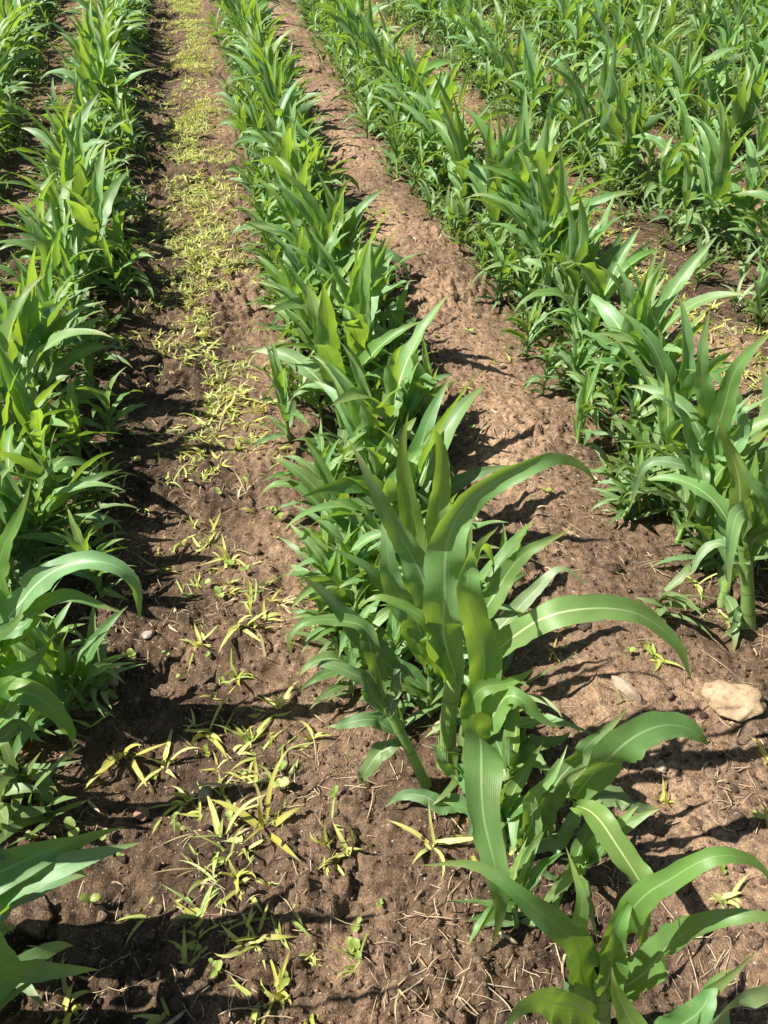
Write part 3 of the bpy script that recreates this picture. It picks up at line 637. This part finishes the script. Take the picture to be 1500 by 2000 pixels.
tag(obj('green_undergrowth', mesh_of('green_undergrowth', gm, M_GRASS)), 'green grassy undergrowth along the feet of the far rows', 'undergrowth', kind='stuff')

# ------------------------------------------------------------------ straw, crumbs and stones
nr = np.random.RandomState(5); N = 15000
y = .2 + 6.5 * nr.rand(N) ** 1.4; x = -.8 - .12 * y + nr.rand(N) * (1.7 + .45 * y)
ok = (vnoise(x * 6, y * 6, 41) > .5) | (nr.rand(N) < .16); x, y = x[ok], y[ok]; N = len(x)
L = nr.uniform(.008, .045, N) * np.where(nr.rand(N) < .9, 1, 2.0); a = nr.uniform(0, 6.28, N); b = nr.normal(0, .45, N); t = np.linspace(0, 1, 5)
an = a[:, None] + b[:, None] * t[None]
PX = x[:, None] + np.cumsum(np.cos(an), 1) * L[:, None] / 5; PY = y[:, None] + np.cumsum(np.sin(an), 1) * L[:, None] / 5
PZ = gz(PX, PY); PZ = .5 * PZ + .5 * PZ.max(1, keepdims=True) + .002 + nr.rand(N, 1) * .008 * np.sin(t[None] * 3.14 * nr.rand(N, 1)); RR = nr.uniform(.0003, .0010, N); RN = nr.rand(N)
bits = [tube(np.stack([PX[i], PY[i], PZ[i]], 1), RR[i] * np.array([.8, 1, 1, .9, .5]), 4, RN[i]) for i in range(N)]
for i in range(0, N, 11):
    P = np.stack([PX[i], PY[i], PZ[i] + .001], 1); bits.append(strap(P, nr.uniform(.002, .006), F=(nr.normal(0, .5), nr.normal(0, .5), 1), m=4, fold=.3, fold0=.2, wave=.4, rs=nr, rnd=nr.rand(), twist=(0, nr.normal(0, 60)), prof=lambda t: np.interp(t, [0, .2, .8, 1], [.5, 1, .8, .2])))
bits = [Arr(q.V - [0, 0, .0015 * (j % 3)], q.F, q.UV, q.R) for j, q in enumerate(bits)]
tag(obj('straw_litter', mesh_of('straw_litter', join(bits), M_STRAW)), 'short dry straw and root bits strewn over the soil', 'straw', kind='stuff')
bpy.ops.mesh.primitive_ico_sphere_add(subdivisions=1, radius=1); t_ = bpy.context.object
IV = np.array([v.co[:] for v in t_.data.vertices]); IF = np.array([p.vertices[:] for p in t_.data.polygons]); bpy.data.objects.remove(t_)
bpy.ops.mesh.primitive_ico_sphere_add(subdivisions=4, radius=1); t_ = bpy.context.object
HV = np.array([v.co[:] for v in t_.data.vertices]); HF = np.array([p.vertices[:] for p in t_.data.polygons]); bpy.data.objects.remove(t_)
N = 36000
y = .2 + 4.6 * nr.rand(N) ** 1.4; x = -.8 - .25 * y + nr.rand(N) * (1.7 + .75 * y)
ok = (vnoise(x * 4, y * 4, 43) > .4) | (nr.rand(N) < .4); x, y = x[ok], y[ok]; N = len(x)
r = .0012 + .0034 * nr.rand(N) ** 2.2 + np.where(nr.rand(N) < .02, .007 * nr.rand(N), 0); z = gz(x, y) + r * .25
cr = []
for i in range(N):
    V = IV * r[i] * (1 + nr.uniform(-.42, .42, (len(IV), 1))) * nr.uniform(.6, 1.3, 3) + np.array([x[i], y[i], z[i]])
    cr.append(Arr(V, IF, np.zeros((len(V), 2)), np.full(len(V), nr.rand() ** 1.8)))
bpy.ops.mesh.primitive_ico_sphere_add(subdivisions=3, radius=1); t_ = bpy.context.object
MV = np.array([v.co[:] for v in t_.data.vertices]); MF = np.array([p.vertices[:] for p in t_.data.polygons]); bpy.data.objects.remove(t_)
N = 1900; y = .2 + 4.8 * nr.rand(N) ** 1.6; x = -.8 - .25 * y + nr.rand(N) * (1.7 + .75 * y)
ok = (vnoise(x * 3, y * 3, 45) > .52) | (nr.rand(N) < .25); x, y = x[ok], y[ok]; N = len(x); r = .0035 + .009 * nr.rand(N) ** 2.4; z = gz(x, y)
for i in range(N):
    o = nr.uniform(0, 60, 3); V = MV.copy(); D = 1 + .55 * (vnoise(V[:, 0] * 1.6 + V[:, 2] + o[0], V[:, 1] * 1.6 - V[:, 2] * .8 + o[1], 3) - .5) + .5 * np.abs(vnoise(V[:, 0] * 4 + V[:, 2] * 3 + o[2], V[:, 1] * 4 - V[:, 2] * 3, 5) - .5)
    V = V * (D * r[i])[:, None] * nr.uniform(.65, 1.35, 3) * [1, 1, .6] + [x[i], y[i], z[i] + r[i] * .1]
    cr.append(Arr(V, MF, np.zeros((len(V), 2)), np.full(len(V), nr.rand() * .7)))
tag(obj('soil_crumbs', mesh_of('soil_crumbs', join(cr), M_CRUMB)), 'loose crumbs and small clods scattered over the soil', 'soil crumbs', kind='stuff')
def stone(px, py, size, m, label, cat, name, seed, lump=.25, sink=.3):
    rs = np.random.RandomState(seed); x, y = on_ground(px, py)[:2]; D = np.ones(len(HV))
    o = rs.uniform(0, 50, 3)
    for fq, am in ((1.3, lump), (3.1, lump * .5), (7.5, lump * .22)):
        D += am * (vnoise(HV[:, 0] * fq + o[0] + HV[:, 2] * fq * .7, HV[:, 1] * fq + o[1] - HV[:, 2] * fq * .6, seed) - .5) * 2
    for _ in range(5):                                  # a few broken flats
        d = unit(rs.normal(size=3)); hgt = HV @ d * D; D = np.where(hgt > .72, D * .72 / np.maximum(hgt, .72), D)
    V = HV * D[:, None] * np.array(size)
    me = mesh_of(name, Arr(V, HF, np.zeros((len(V), 2)), np.full(len(V), .5)), m); q = obj(name, me, loc=(x, y, float(gz(x, y)) + size[2] * (.8 - sink)))
    q.rotation_euler = (0, 0, rs.uniform(0, 6.28)); tag(q, label, cat)
stone(1215, 1374, (.030, .011, .009), M_STONE, 'pale flat stone casting a shadow right of the centre row', 'stone', 'stone', 11)
stone(1415, 1402, (.046, .038, .028), M_ROCK, 'largest pale rough stone half buried near the right border', 'stone', 'stone', 23, .42, .55)
stone(1462, 1412, (.015, .013, .011), M_STONE, 'small pale stone beside the largest half buried one', 'stone', 'stone', 13)
stone(1465, 1440, (.055, .042, .020), M_CRUMB, 'pale crumbly clay lump lying near the right border', 'clay lump', 'clay_lump', 14, .75, .6)
stone(518, 1516, (.016, .008, .006), M_CLAY, 'small orange soil crumb beside the upright two leaved seedling', 'soil lump', 'soil_lump', 15)
stone(270, 1572, (.014, .011, .010), M_RED, 'small reddish stone at the edge of leaf shade in the furrow', 'stone', 'stone', 16)
stone(400, 1547, (.012, .011, .011), M_GREY, 'small grey stone on sunlit soil in the furrow', 'stone', 'stone', 17)
stone(222, 1330, (.014, .008, .006), M_STONE, 'pale stone lying in the shade beside the left row', 'stone', 'stone', 18)
stone(78, 1805, (.030, .026, .022), M_CRUMB, 'brown crumbly clod between the two lower left leaves', 'clod', 'soil_clod', 19, .45)
stone(1282, 1518, (.013, .008, .007), M_STONE, 'small white stone chip below the broad glossy leaf', 'stone', 'stone', 20)
stone(1190, 945, (.011, .009, .009), M_STONE, 'small tan pebble on the dry crest right of the centre row', 'stone', 'stone', 21)
stone(290, 1240, (.012, .010, .008), M_GREY, 'pale grey pebble beside the yellow round seedling', 'stone', 'stone', 22)
